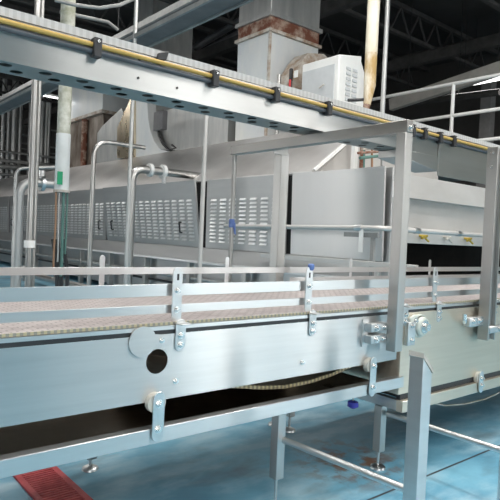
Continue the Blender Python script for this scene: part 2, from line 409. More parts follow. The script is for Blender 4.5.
# legs with threaded feet
def leg(x, y, ztop, w, parent, foot=.10):
    l = MB().box(x-w/2, x+w/2, y-w/2, y+w/2, foot, ztop).build('leg', 'tube', parent, .002)
    f = MB(); f.tube([(x, y, .02), (x, y, foot)], .008, 10); f.tube([(x, y, 0), (x, y, .012), (x, y, .024)], [.045, .042, .018], 20)
    f.build('foot', 'bracket', l)
    return l
leg(1.868, 1.975, .506, .05, conv, .14); leg(1.319, 2.86, .505, .05, conv, .06)
q = onZ(284, 429, 0); leg(q.x, 2.86, .505, .05, conv)
leg(.2, 1.975, .506, .05, conv); leg(.2, 2.72, .505, .05, conv)
kn = MB(); q = onY(353, 403, 2.06)
kn.tube([(q.x, 2.06, q.z+.01), (q.x, 2.06, .508)], .006, 10)
kn = kn.build('adjusting_stem', 'tube', conv)
MB().tube([(q.x, 2.06, q.z-.028), (q.x, 2.06, q.z-.018), (q.x, 2.06, q.z+.008), (q.x, 2.06, q.z+.014)], [.016, .032, .030, .014], 16).build('knob', 'violet', kn)

# ------------------------------------------------------------------ second, deeper section
cv2 = thing('belt_conveyor', (2.7, 2.3, 0), 'deep ended conveyor section at right with bearing, beige reflecting panel and second bottom rail', 'conveyor')
p2 = MB().box(XJ, XE, YF-.004, YF+.004, .462, .912).box(XJ, XJ+.004, YF+.004, YB-.01, .462, .90)
p2.build('side_panel', 'brushed_warm', cv2, .001)
MB().box(XJ, XE, YB-.004, YB, .462, .945).build('rear_panel', 'brushed_warm', cv2)
MB().box(XJ+.001, XE, YF+.006, YF+.03, .913, .929).build('belt_gap_seal', 'black', cv2)  # dark of the belt gap again, put in as a black strip
MB().box(XJ+.001, XE, YF+.002, YF+.03, .929, .944).build('wear_strip', 'rail', cv2)
bl = MB().box(XJ+.001, XE, YF+.012, YB-.03, .945, .957).build('belt', 'belt', cv2)
MB().box(XJ+.001, XE, YF+.006, YF+.0118, .946, .957).build('belt_edge', 'beltedge', bl)
lr = MB().box(XJ+.02, XE, YF-.022, YF+.022, .362, .426).build('lower_rail', 'brushed_warm', cv2, .002)
MB().box(XJ+.02, XJ+.06, YF+.022, YB, .366, .426).build('end_rail', 'rail', cv2, .002)
MB().box(XJ+.02, XE, YB-.04, YB, .366, .426).build('lower_rail', 'rail', cv2)
MB().box(XJ+.06, XE, YF+.03, YB-.05, .428, .46).build('drip_pan', 'dark', cv2)
MB().box(XJ+.03, XE, YF+.004, YF+.03, .426, .462).build('bottom_seal', 'black', cv2)  # black strip stands in for the shaded gap above the lower rail
for y in (1.90, 2.75):
    for z0, z1 in (((1.052, 1.099), (.984, 1.018)) if y < 2 else ((1.066, 1.104), (1.0, 1.035))):
        MB().box(XJ+.002, XE, y, y+.006, z0, z1).build('guard_rail', 'rail', cv2, .001)
for x in (2.668, 3.0, 3.66): guard_bracket(x, cv2)
for x in (3.28, 4.32): guard_bracket(x, cv2, False)
hanger(3.49, .36, .50, cv2)
leg(2.635+.04, 1.985, .366, .05, cv2, .10); leg(2.67, 2.72, .37, .05, cv2, .1); leg(5.0, 1.985, .366, .05, cv2, .1); leg(5.0, 2.72, .37, .05, cv2, .1)
# bearing housing on a spacer plate
bp = MB().box(2.665, 2.735, YF-.03, YF-.004, .735, .865).build('bearing_plate', 'bracket', cv2, .003)
bolt(2.70, YF-.03, .845, bp, .011); bolt(2.70, YF-.03, .765, bp, .011)
be = MB(); c = Vector((2.795, YF-.004, .835))
be.tube([c, c+Vector((0, -.02, 0))], .066, 30); be.tube([c+Vector((0, -.02, 0)), c+Vector((0, -.04, 0))], [.056, .05], 30)
be.prism([(c.x-.10, c.z+.05), (c.x-.10, c.z-.0), (c.x-.02, c.z-.06), (c.x+.03, c.z-.06), (c.x+.03, c.z+.062), (c.x-.06, c.z+.066)], 'y', YF-.024, YF-.005)
be = be.build('bearing_housing', 'nylon_light', cv2, .003)
sh = MB().tube([c+Vector((0, -.03, 0)), c+Vector((0, -.047, 0))], .038, 26).tube([c+Vector((0, -.047, 0)), c+Vector((0, -.07, 0))], .020, 20).build('shaft', 'bright', be)
bolt(c.x-.06, YF-.024, c.z+.035, be, .012)
rs = MB(); ps = [onY(x, y, 2.1) for x, y in ((428, 402), (445, 405.5), (465, 404), (485, 399), (505, 390))]
rs.tube(ps, .006, 8); rs.build('return_cable', 'mould', cv2)

# ------------------------------------------------------------------ floor brackets in front (post with slanted cut and two tie bars)
def outrigger(x, xl, zb, label, y0=1.25):
    t = thing('guard_post', (x, y0, 0), label, 'post', 'slant-cut floor posts')
    w = .062
    m = MB()
    m.hull8([(x-w/2, y0-w/2, .02), (x+w/2, y0-w/2, .02), (x+w/2, y0+w/2, .02), (x-w/2, y0+w/2, .02),
             (x-w/2, y0-w/2, .865), (x+w/2, y0-w/2, .80), (x+w/2, y0+w/2, .80), (x-w/2, y0+w/2, .865)])
    m.build('post', 'rail', t, .002)
    m = MB().hull8([(x-w/2-.003, y0-w/2-.003, .866), (x+w/2+.003, y0-w/2-.003, .801), (x+w/2+.003, y0+w/2+.003, .801), (x-w/2-.003, y0+w/2+.003, .866),
             (x-w/2-.003, y0-w/2-.003, .885), (x+w/2+.003, y0-w/2-.003, .820), (x+w/2+.003, y0+w/2+.003, .820), (x-w/2-.003, y0+w/2+.003, .885)])
    m.build('cap', 'cap_beige', t)
    MB().box(x-.06, x+.06, y0-.06, y0+.06, 0, .02).build('base_plate', 'bracket', t, .002)
    MB().tube([(x, y0+w/2-.005, zb), (xl, 1.95, zb)], .0155, 14).build('tie_bar', 'rail', t)
    return t
outrigger(1.925, 1.885, .328, 'steel floor post with slanted cut top standing in front of the conveyor')
outrigger(2.70, 2.69, .322, 'floor post at the right edge, its round tie bar running back to the second leg')

# ------------------------------------------------------------------ gantry frames carrying the tray
g = thing('support_gantry', (2.6, 1.85, 0), 'square steel goalpost frame straddling the belt under the overhead tray', 'frame')
GX = 2.60
for gx, y, z0, w, nm in ((2.478, 1.775, .735, .060, 'front_post'), (2.605, 2.845, .58, .072, 'rear_post')):
    MB().box(gx-w/2, gx+w/2, y-w/2, y+w/2, z0, 1.868).build(nm, 'tube', g, .003)
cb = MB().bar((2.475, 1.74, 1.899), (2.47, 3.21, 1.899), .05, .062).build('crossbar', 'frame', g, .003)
bolt(2.475, 1.74, 1.893, cb, .010)
MB().tube(path([(2.47, 3.19, 1.87), (2.47, 3.19, 1.0), (2.47, 3.19, .0)], .02), .0165, 14).build('outer_post', 'tube', g)
MB().box(2.496, 2.62, 2.80, 2.808, 1.85, 1.905).build('corner_plate', 'tube', g)
for z in (.86, .80):
    b = MB().box(2.32, 2.448, YF-.05, YF-.004, z-.022, z+.022).build('mounting_lug', 'bracket', g, .004)
    bolt(2.36, YF-.05, z, b, .014); bolt(2.42, YF-.05, z, b, .010); 
ft = MB().box(2.30, 2.345, YF-.008, YF, .76, .90).build('mounting_plate', 'rail', g)
wrap = MB(); q = onY(235, 229, 3.19)
wrap.tube([(2.47, 3.19, 1.355), (2.47, 3.19, 1.37), (2.47, 3.19, 1.40), (2.47, 3.19, 1.415)], [.0185, .022, .021, .0185], 14)
wrap.hull8([(2.478, 3.164, 1.31), (2.492, 3.164, 1.305), (2.492, 3.168, 1.305), (2.478, 3.168, 1.31), (2.462, 3.164, 1.385), (2.482, 3.164, 1.39), (2.482, 3.170, 1.39), (2.462, 3.170, 1.385)])
tag(wrap.build('cloth_tie', 'blue'), 'blue cloth tie wrapped round the slim gantry post', 'tie')
# right-hand channel post
g2 = thing('channel_post', (3.52, 1.80, 0), 'tall steel channel post clamped to the conveyor near the right edge', 'post')
px, py = 3.475, 1.795
MB().box(px-.046, px-.034, py-.035, py+.035, .71, 1.925).box(px+.034, px+.046, py-.035, py+.035, .71, 1.925).box(px-.034, px+.034, py-.012, py-.005, .71, 1.925).build('channel', 'tube', g2, .0015)
for z in (1.89, 1.80):
    bolt(px-.04, py, z, g2, .012, 'x', -1)
cl = MB().box(3.27, 3.56, YF-.054, YF-.004, .80, .86).build('clamp_arm', 'bracket', g2, .006)
for x in (3.31, 3.39): bolt(x, YF-.054, .835, cl, .015)
MB().tube([(3.25, YF-.03, .83), (3.21, YF-.05, .85), (3.21, YF-.05, .885)], .014, 12).build('lever', 'bright', cl)
cl = MB().box(3.44, 3.66, YF-.1, YF-.054, .755, .80).build('clamp_jaw', 'bracket', g2, .008); bolt(3.56, YF-.1, .78, cl, .016); bolt(3.63, YF-.1, .78, cl, .012)
# ------------------------------------------------------------------ overhead tray
T0, T1, YT, YU = -2.0, 7.5, 2.34, 2.53
ZB = 1.938
tr = thing('overhead_tray', (2.5, 2.43, 1.938), 'long overhead steel channel with perforated underside carrying a yellow hose', 'tray')
MB().box(T0, T1, YT, YT+.004, ZB, 2.105).build('front_plate', 'beam', tr)
MB().box(T0, T1, YU-.004, YU, ZB, 2.105).build('rear_plate', 'beam', tr)
holes = []
x = .2
while x < 3.2:
    holes.append(circ(x, YT+.055, .026, 16)); holes.append(circ(x+.065, YT+.13, .026, 16)); x += .16
MB().plate(rect(T0, T1, YT+.004, YU-.004), holes, 'z', ZB, ZB+.004).build('perforated_bottom', 'frame', tr)  # same steel as the sides; its darker colour carries the underside's shade
MB().box(T0, T1, YT+.004, YU-.004, 2.085, 2.09).build('lid', 'dark', tr)
MB().box(T0, T1, YT-.004, YT+.02, 2.107, 2.142).build('chain_edge', 'chain', tr)
MB().tube([(T0, YT-.018, 2.083), (T1, YT-.018, 2.083)], .0108, 12).build('yellow_hose', 'yellow', tr)
MB().tube([(T0, YT-.012, 2.057), (T1, YT-.012, 2.057)], .0115, 12).build('dark_hose', 'darkhose', tr)
for x in (96, 214, 275.5, 328, 412, 419.5+20, 424, 453):
    q = onY(x, 60+.235*x, YT-.03)
    c = MB().box(q.x-.018, q.x+.018, YT-.042, YT-.002, 2.03, 2.112).build('hose_clamp', 'black', tr, .004)
    MB().disc((q.x, YT-.046, 2.095), 'y', .007, .004, 10).build('screw', 'bright', c)
q = onY(159, 54, YT)
MB().hull8([(q.x-.02, YT-.02, 2.09), (q.x+.03, YT-.02, 2.10), (q.x+.03, YT+.0, 2.10), (q.x-.02, YT, 2.09), (q.x-.01, YT-.02, 2.125), (q.x+.045, YT-.02, 2.145), (q.x+.045, YT, 2.145), (q.x-.01, YT, 2.125)]).build('clip', 'black', tr, .004)
for x, y in ((138, 78), (177, 88), (139, 60)):
    q = onY(x, y, YT); MB().disc((q.x, YT-.002, q.z), 'y', .006, .004, 10).build('rivet', 'dark', tr)
a, b = onY(437, 176, YT-.004), onY(484, 178, YT-.004)
dp = MB().box(a.x, 6.0, YT-.010, YT-.002, 1.80, 2.04).build('splice_plate', 'beam', tr, .001)
c0 = onY(401, 150, YT)
MB().hull8([(c0.x, YT-.008, 1.885), (a.x, YT-.008, 1.83), (a.x, YU, 1.83), (c0.x, YU, 1.885), (c0.x, YT-.008, 1.937), (a.x, YT-.008, 1.937), (a.x, YU, 1.937), (c0.x, YU, 1.937)]).build('bottom_pod', 'beam', tr, .003)

# ------------------------------------------------------------------ oven
OX = 5.5
ov = thing('tunnel_oven', (6.6, 10, 0), 'long stainless tunnel oven with louvred doors and sloping hood', 'oven')
L0, L1 = 4.30, 24.0
MB().box(5.66, 8.6, 6.1, L1, .12, .82).build('base', 'oven', ov)
body = MB().box(5.64, 8.6, 6.1, L1, .82, 2.2)
body.build('body', 'oven', ov)
MB().box(5.44, 5.66, L0, L1, .80, .845).build('ledge', 'rail', ov, .004)
MB().hull8([(5.44, L0, .85), (5.64, L0, .85), (5.64, L1, .85), (5.44, L1, .85), (5.54, L0, 1.06), (5.64, L0, 1.06), (5.64, L1, 1.06), (5.54, L1, 1.06)]).build('kick_panel', 'oven', ov)
hood = MB()
hood.prism([(5.60, 2.21), (5.64, 2.21), (6.78, 3.10), (8.6, 3.10), (8.6, 3.13), (6.76, 3.13), (5.60, 2.235)], 'y', 5.5, L1)
hood.build('hood_roof', 'hood', ov)
MB().prism([(5.66, 2.2), (8.6, 2.2), (8.6, 3.1), (6.78, 3.1)], 'y', 5.44, 5.5).build('hood_gable', 'hoodfront', ov)
MB().bar((5.58, 5.43, 2.235), (6.76, 5.43, 3.10), .04, .04, (0, 1, 0)).build('gable_trim', 'white', ov)
def door(y0, y1, tilt, mat, louv=True, handles=()):
    """hinged at its foot, leaning out by tilt at the top"""
    z0, z1 = 1.07, 2.205
    def X(z): return OX+.06-tilt*(z-z0)/(z1-z0)
    m = MB()
    m.hull8([(X(z0), y0, z0), (X(z0)+.03, y0, z0), (X(z0)+.03, y1, z0), (X(z0), y1, z0), (X(z1), y0, z1), (X(z1)+.03, y0, z1), (X(z1)+.03, y1, z1), (X(z1), y1, z1)])
    nf = len(m.bm.faces)
    if louv:
        lv = m
        ny = max(1, int((y1-y0-.16)/.235)); st = (y1-y0-.16)/ny
        for i in range(ny):
            for j in range(12):
                z = 1.17+j*.062; a = y0+.08+i*st+st*.2; b = y0+.08+(i+1)*st-st*.2
                x0, x1 = X(z), X(z+.034)
                lv.hull8([(x0-.024, a, z), (x0, a, z), (x0, b, z), (x0-.024, b, z), (x1-.001, a, z+.034), (x1+.002, a, z+.034), (x1+.002, b, z+.034), (x1-.001, b, z+.034)])
    d = m.build('door_panel', mat, ov)
    d.data.materials.append(M['louvre'])
    for f in list(d.data.polygons)[nf:]: f.material_index = 1
    for hy in handles:
        zc = 1.40
        MB().tube(path([(X(zc-.09), hy, zc-.09), (X(zc-.09)-.06, hy, zc-.09), (X(zc+.09)-.06, hy, zc+.09), (X(zc+.09), hy, zc+.09)], .02), .014, 8).build('handle', 'black', d)
    return d
door(18.7, L1, .02, 'oven'); door(11.72, 18.55, .03, 'oven', handles=(18.2, 11.95))
door(8.06, 11.62, .16, 'oven', handles=(11.25, 8.55)); door(5.92, 7.88, .02, 'oven', handles=())
door(4.22, 5.80, .03, 'oven_smooth', louv=False)
for k_ in range(9):
    y = 5.2+k_*1.55
    MB().box(5.50, 5.60, y-.05, y+.05, 0, .80).build('leg', 'tube', ov, .004)
MB().tube([(5.56, 5.3, .52), (5.56, L1, .52)], .035, 10).build('base_pipe', 'galv', ov)
MB().tube([(5.60, 5.3, .38), (5.60, L1, .38)], .022, 10).build('base_conduit', 'black', ov)
# near end
MB().box(5.60, 5.635, L0, L1, 1.07, 2.19).build('door_recess', 'hole', ov)  # near-black plate, the shade behind the doors put into its colour
MB().box(5.635, 5.66, 4.3, 6.1, .1, 2.2).build('side_wall', 'oven', ov)
MB().box(5.62, 5.76, 4.16, 4.30, 0, 2.2).build('corner_column', 'oven', ov, .004)
E1 = 11.0
MB().hull8([(5.78, 4.17, 1.86), (E1, 4.17, 1.86), (E1, 5.4, 1.86), (5.78, 5.4, 1.86), (5.78, 4.24, 2.155), (E1, 4.24, 2.155), (E1, 5.4, 2.155), (5.78, 5.4, 2.155)]).build('end_hood', 'hoodfront', ov, .004)
MB().box(5.76, E1, 4.30, 4.34, 1.44, 1.86).build('end_panel', 'hoodfront', ov)
MB().box(5.76, E1, 4.17, 4.34, 1.30, 1.44).build('lintel', 'hoodfront', ov, .004)
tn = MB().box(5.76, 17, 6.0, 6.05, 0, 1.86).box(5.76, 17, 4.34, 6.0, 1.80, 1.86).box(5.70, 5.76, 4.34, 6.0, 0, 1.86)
tn.build('tunnel_lining', 'hole', ov)  # near-black sheets paint the darkness inside the tunnel mouth
MB().box(5.8, E1, 4.4, 5.9, .72, .80).build('oven_band', 'dark', ov)
for x in (421, 445, 466):
    q = onY(x, 236, 4.15); v = MB()
    v.tube([(q.x, 4.17, 1.40), (q.x, 4.09, 1.40)], .016, 10); v.tube([(q.x-.055, 4.10, 1.37), (q.x+.055, 4.10, 1.40)], .018, 10)
    v.tube([(q.x+.02, 4.10, 1.37), (q.x+.07, 4.08, 1.33)], .014, 8)
    v.build('brass_valve', 'brass' if x != 445 else 'rust_edge', ov)
for x, w in ((432, .12), (452, .08), (462, .06), (474, .10)):
    q = onY(x, 172, 4.4); MB().box(q.x, q.x+w*.8, 4.36, 4.46, 2.156, 2.18).build('lug', 'white', ov, .004)
q = onY(393.5, 188, 4.15)
# warning sign on the corner column
sg = thing('warning_sign', (5.70, 4.158, 1.86), 'small white warning label with red heading on the oven corner column', 'sign')
MB().box(5.625, 5.755, 4.150, 4.159, 1.84, 2.03).build('plate', 'white', sg)
MB().box(5.632, 5.748, 4.148, 4.150, 1.955, 2.02).build('heading', 'red', sg)
m = MB()
for z in (1.93, 1.905, 1.885): m.box(5.645, 5.735, 4.1485, 4.150, z, z+.007)
m.build('fine_print', 'greybox', sg)
def text(s, loc, size, mat, parent, rot=(PI/2, 0, 0)):
    cu = bpy.data.curves.new('lettering', 'FONT'); cu.body = s; cu.size = size; cu.align_x = 'CENTER'; cu.extrude = .0006
    o = bpy.data.objects.new('t', cu); COL.objects.link(o)
    dg = bpy.context.evaluated_depsgraph_get(); me = bpy.data.meshes.new_from_object(o.evaluated_get(dg))
    bpy.data.objects.remove(o); me.name = 'lettering'; me.materials.clear(); me.materials.append(M[mat])
    n = bpy.data.objects.new('lettering', me); COL.objects.link(n); n.parent = parent
    n.location = Vector(loc)-parent.location; n.rotation_euler = rot
    return n
text('DANGER', (5.69, 4.147, 1.975), .029, 'white', sg)

# coloured pipework on top of the oven end
t = thing('pipe_manifold', onY(366, 165, 4.95), 'small manifold of green and red pipes on top of the oven corner', 'pipes')
for (xa, ya, xb, yb, r_, mt) in ((360, 158, 388, 155, .022, 'greenhose'), (358, 153, 386, 151, .018, 'rust'), (362, 149, 380, 147, .02, 'rust_edge'), (372, 147, 372, 168, .016, 'orange'), (382, 150, 382, 168, .02, 'tube'), (364, 147, 364, 168, .014, 'greenhose')):
    MB().tube([onY(xa, ya, 4.95), onY(xb, yb, 4.95)], r_, 10).build('pipe', mt, t)
a_ = onY(355, 146, 5.1)
tag(MB().box(a_.x-.035, a_.x+.035, 5.07, 5.13, 2.156, a_.z+.1).build('stub_post', 'white'), 'short white post on the oven top left of the green and red manifold', 'post')
# pipe running in front of the oven, turning round its corner
t = thing('steam_pipe', (5.3, 4.05, 1.45), 'pale horizontal pipe running along the oven front and round its corner', 'pipe')
MB().tube(path([(5.25, 6.95, 1.435), (5.25, 4.02, 1.455), (10.9, 4.02, 1.455)], .12), .03, 14).build('pipe', 'hoodfront', t)
q = onX(359, 228, 5.25)
MB().tube([(5.25, q.y-.05, 1.455), (5.25, q.y+.05, 1.455)], .042, 14).build('coupling', 'bracket', t)
q2 = onX(421, 230, 5.25)
for x in (5.95, 6.9): MB().tube([(x-.05, 4.02, 1.455), (x+.05, 4.02, 1.455)], .037, 14).build('coupling', 'bracket', t)
t = thing('pipe_stand', (5.28, 4.6, 0), 'T shaped pipe stand with hanging white strap under the pale pipe', 'stand')
a, b = onX(345, 232, 5.27), onX(379, 232, 5.27); c = onX(373, 240, 5.27)
MB().box(5.25, 5.29, b.y, a.y, 1.345, 1.40).build('arm', 'tray_grey', t)
MB().box(5.255, 5.285, c.y-.025, c.y+.025, 0, 1.345).build('upright', 'tray_grey', t)
d = onX(360, 245, 5.23); MB().box(5.225, 5.235, d.y-.04, d.y+.02, 1.17, 1.45).build('strap', 'white', t)
t = thing('guide_beam', (5.1, 4.5, 0), 'pale steel guide beam between belt and oven ending at the tunnel mouth', 'beam')
MB().box(5.08, 5.13, 3.42, 5.9, 1.02, 1.075).build('beam', 'hoodfront', t, .004)
for y in (3.9, 5.5): MB().box(5.09, 5.12, y-.015, y+.015, 0, 1.02).build('leg', 'tube', t)

# ------------------------------------------------------------------ ducts and cabinets on the oven roof
def duct(name, x0, x1, y0, y1, z0, z1, mat, label):
    t = thing(name, ((x0+x1)/2, (y0+y1)/2, z0), label, 'duct')
    MB().box(x0, x1, y0, y1, z0, z1).build('shaft', mat, t, .01)
    return t
RZ = 3.13
d = thing('exhaust_duct', (7.65, 8.6, RZ), 'square grey exhaust duct with a rusted flange band rising from the oven hood', 'duct')
dx0, dx1, dy0, dy1 = 7.0, 8.30, 8.12, 9.10
def tap(m, z0, z1, e0, e1):
    m.hull8([(dx0-e0, dy0-e0, z0), (dx1+e0, dy0-e0, z0), (dx1+e0, dy1+e0, z0), (dx0-e0, dy1+e0, z0), (dx0-e1, dy0-e1, z1), (dx1+e1, dy0-e1, z1), (dx1+e1, dy1+e1, z1), (dx0-e1, dy1+e1, z1)])
    return m
tap(MB(), RZ, 5.14, -.02, -.0).build('lower_shaft', 'duct_light', d, .008)
tap(MB(), 5.14, 5.20, .05, .05).build('lower_flange', 'rust_edge', d, .004)
tap(MB(), 5.20, 5.44, .0, .0).build('rust_band', 'rust', d)
tap(MB(), 5.44, 5.52, .05, .05).build('upper_flange', 'galv', d, .004)
tap(MB(), 5.52, 7.55, -.0, -.0).build('upper_shaft', 'galv', d, .008)
MB().box(dx0-.025, dx0+.02, dy0-.025, dy0+.02, RZ, 5.14).build('corner_angle', 'rust_edge', d)
# rusted side elbow between duct and cabinet
e = MB()
e.prism([(q.x, q.z) for q in [onY(x, y, 7.7) for x, y in ((291, 90), (293, 74), (301, 61), (308, 53), (324, 54), (331, 61), (319, 62), (311, 72), (307, 92))]], 'y', 7.7, 8.06)
e.build('side_elbow', 'rust_edge', d)
t = thing('valve_cluster', (7.05, 7.95, 3.13), 'small black and red valve handles on the oven roof before the grey duct', 'valve')
q = onX(291, 75, 7.05)
MB().tube([(7.05, q.y, RZ), (7.05, q.y, q.z)], .03, 8).build('stem', 'greybox', t)
MB().box(7.02, 7.08, q.y-.03, q.y+.03, q.z-.12, q.z+.12).build('handle', 'black', t, .02)
q = onX(290, 82, 7.0); MB().tube([(7.0, q.y, q.z-.10), (7.0, q.y, q.z+.04)], .022, 10).build('red_grip', 'red', t)
q = onX(279, 80, 7.0); MB().tube([(7.0, q.y, RZ), (7.0, q.y, q.z+.1)], .04, 10).build('post', 'tube', t)
q = onX(296, 74, 6.98); MB().box(6.97, 6.99, q.y-.045, q.y+.045, q.z-.06, q.z+.06).build('tag_card', 'white', t)
cb = thing('control_cabinet', (7.3, 6.75, RZ), 'white control cabinet with louvred side and grey door standing on the oven roof', 'cabinet')
y0, y1 = 6.36, 7.22
MB().hull8([(7.0, y0, RZ), (7.56, y0, RZ), (7.56, y1, RZ), (7.0, y1, RZ), (7.0, y0, 4.34), (7.56, y0, 4.44), (7.56, y1, 4.44), (7.0, y1, 4.34)]).build('housing', 'white', cb, .02)
MB().hull8([(7.56, y0+.02, RZ), (7.72, y0+.02, RZ), (7.72, y1, RZ), (7.56, y1, RZ), (7.56, y0+.02, 4.40), (7.72, y0+.02, 4.12), (7.72, y1, 4.12), (7.56, y1, 4.40)]).build('side_pod', 'white', cb, .02)
dr = MB().box(6.982, 7.0, y0+.08, y1-.03, 3.2, 4.20).build('door', 'cabinet', cb, .005)
MB().tube([(6.98, 6.75, 3.86), (6.94, 6.72, 3.84), (6.94, 6.62, 3.88)], .012, 8).build('latch', 'rust_edge', dr)
lv = MB()
for j in range(11):
    z = 3.28+j*.085
    for xa in (7.18, 7.34):
        lv.hull8([(xa, y0-.02, z), (xa+.11, y0-.02, z), (xa+.11, y0, z), (xa, y0, z), (xa, y0-.004, z+.05), (xa+.11, y0-.004, z+.05), (xa+.11, y0, z+.05), (xa, y0, z+.05)])
lv.build('vent_louvres', 'cabinet', cb)
# stained column and slim pipe
ct = MB(); ct.tube([(6.34, 5.2, 3.22), (6.38, 5.2, 3.5), (6.38, 5.2, 3.95)], [.05, .084, .084], 18)
t = thing('drain_stack', (6.38, 5.2, 3.0), 'thick yellow stained downpipe in front of the white cabinet', 'pipe')
ct.build('stained_end', 'stain', t)
MB().tube([(6.38, 5.2, 3.95), (6.38, 5.2, 7.6)], .086, 18).build('pipe', 'stain_pale', t)
MB().tube([(6.34, 5.2, 3.23), (6.32, 5.22, 3.06), (6.36, 5.25, 2.2)], [.05, .045, .04], 12).build('outlet', 'rust', t)
MB().tube([(6.34, 5.2, 3.30), (6.26, 5.3, 3.29), (6.12, 5.36, 3.27)], .022, 10).build('valve', 'black', t)
a = onY(388, 0, 6.0)
tag(MB().tube([(a.x, 6.0, 3.13), (a.x, 6.0, 7.6)], .04, 10).build('riser_pipe', 'galv'), 'slim grey vertical riser pipe right of the stained downpipe', 'pipe')

# handrail on the far platform
hr = thing('handrail', (9.5, 6, 2.9), 'pale tubular handrail with two rails beyond the overhead tray', 'handrail')
HX = 9.5
def pz(x, y): q = onX(x, y, HX); return (HX, q.y, q.z)
yA, yB = pz(378, 103)[1]+1.5, 2.2
for nm, z in (('top_rail', 4.27), ('middle_rail', 3.68), ('toe_rail', 3.17)):
    MB().tube([(HX, yA, z), (HX, yB, z)], .032, 10).build(nm, 'white', hr)
for y in (5.79, 8.2, 3.4): MB().tube([(HX, y, 2.9), (HX, y, 4.27)], .034, 10).build('upright', 'white', hr)
pl = thing('platform', (10.7, 6, 0), 'raised platform carrying the pale handrail', 'platform')
MB().box(9.42, 12, 2.0, 10, 2.78, 2.9).build('deck', 'galv', pl)
for x, y in ((11.8, 2.2), (11.8, 9.8)): MB().box(x-.08, x+.08, y-.08, y+.08, 0, 2.78).build('leg', 'joist', pl)
# long pale beam under the ceiling, and other steelwork
A, B = onX(391, 105, 12.5), onX(520, 62, 12.5)
t = thing('sloping_beam', A, 'long pale sloping beam high on the right behind the handrail', 'beam')
MB().bar(A, B, .16, .30).build('beam', 'pale_beam', t)
for k_ in (.15, .85): q = A.lerp(B, k_); MB().tube([q, (q.x, q.y, 7.6)], .01, 6).build('hanger_rod', 'black', t)
for (x0, y0, x1, y1, X, lab) in ((330, 112, 500, 92, 13.5, 'thin dark conduit run below the pale sloping beam'), (395, 60, 500, 36, 14.5, 'dark pipe run high under the ceiling on the right')):
    A, B = onX(x0, y0, X), onX(x1, y1, X)
    t = thing('conduit_run', A, lab, 'pipe')
    MB().tube([A, B], .09, 8).build('pipe', 'joist', t)
    for k_ in (.2, .8): q = A.lerp(B, k_); MB().tube([q, (q.x, q.y, 7.6)], .01, 6).build('hanger_rod', 'black', t)
t = thing('pipe_run', onX(238, 30, 9.5), 'pair of dark service pipes high between the two big ducts', 'pipe')
for (x0, y0, x1, y1) in ((195, 48, 238, 22), (195, 57, 238, 34)):
    A, B = onX(x0, y0, 9.5), onX(x1, y1, 9.5); d_ = (B-A)
    MB().tube([A-d_*.6, B+d_*.1], .10, 8).build('pipe', 'greybox', t)
MB().tube([B, (B.x, B.y, 7.6)], .01, 6).build('hanger_rod', 'black', t)

# left group of ducts on the hood
xa_, xb_ = onY(152, 30, 13).x, onY(193, 30, 13).x
duct('exhaust_duct', xa_, xb_, 13.0, 14.0, RZ, 7.55, 'galv', 'tall streaked galvanised duct behind the cable tray')
d = thing('fan_housing', (7.0, 12.2, RZ), 'curved galvanised fan elbow on the hood with a dark switch box', 'fan')
SX = 6.80
prof = [onX(x, y, SX) for x, y in ((134, 170), (134, 84), (148, 84), (147, 103), (148, 118), (150, 130), (154, 141), (160, 149), (172, 156), (178, 170))]
MB().prism([(q.y, max(q.z, RZ)) for q in prof], 'x', SX, SX+.25).build('scroll', 'duct_light', d, .01)
gl = [onX(x, y, SX-.05) for x, y in ((134, 160), (117, 158), (117, 128), (131, 98), (134, 92))]
MB().prism([(q.y, max(q.z, RZ)) for q in gl], 'x', SX-.05, SX+.2).build('inlet_plate', 'golden', d)
q = onX(160, 121, 6.72)
bx = MB().box(6.66, 6.80, q.y-.2, q.y+.2, q.z-.22, q.z+.22).build('switch_box', 'greybox', d, .015)
pp = [onX(x, y, 6.74) for x, y in ((158, 127), (159, 136), (163, 144), (169, 150), (176, 148), (172, 145))]
MB().tube(pp, .028, 8).build('cable', 'black', bx)
duct('fan_casing', 7.14, 8.5, 9.5, 12.5, RZ, 4.25, 'galv', 'boxy galvanised casing right of the curved fan elbow')
t = thing('exhaust_duct', (7.8, 17, RZ), 'brown stained duct with pale upper box at far left of the hood', 'duct')
MB().box(7.1, 8.6, 15.5, 18.6, 4.75, 6.6).build('upper_box', 'duct_light', t, .01)
MB().box(7.05, 8.65, 15.45, 18.65, 4.66, 4.75).build('flange', 'rust_edge', t)
MB().hull8([(7.15, 15.2, RZ), (8.6, 15.2, RZ), (8.6, 18.9, RZ), (7.15, 18.9, RZ), (7.15, 15.55, 4.66), (8.6, 15.55, 4.66), (8.6, 18.5, 4.66), (7.15, 18.5, 4.66)]).build('lower_shaft', 'rustduct', t, .01)
MB().tube([(7.06, 16.6, RZ), (7.06, 16.6, 4.6)], .09, 10).build('rust_pipe', 'rust', t)
a = onX(92, 165, 6.7); b = onX(118, 130, 6.7)
t = thing('motor_cover', (6.9, 14, RZ), 'pale peaked motor cover left of the curved fan elbow', 'cover')
y0, y1 = b.y, a.y
MB().prism([(y0, RZ), (y1, RZ), (y1, 4.0), (y1-.3, 4.16), (y0+.1, 4.50), (y0, 4.40)], 'x', 6.82, 7.04).build('cover', 'galv', t, .01)

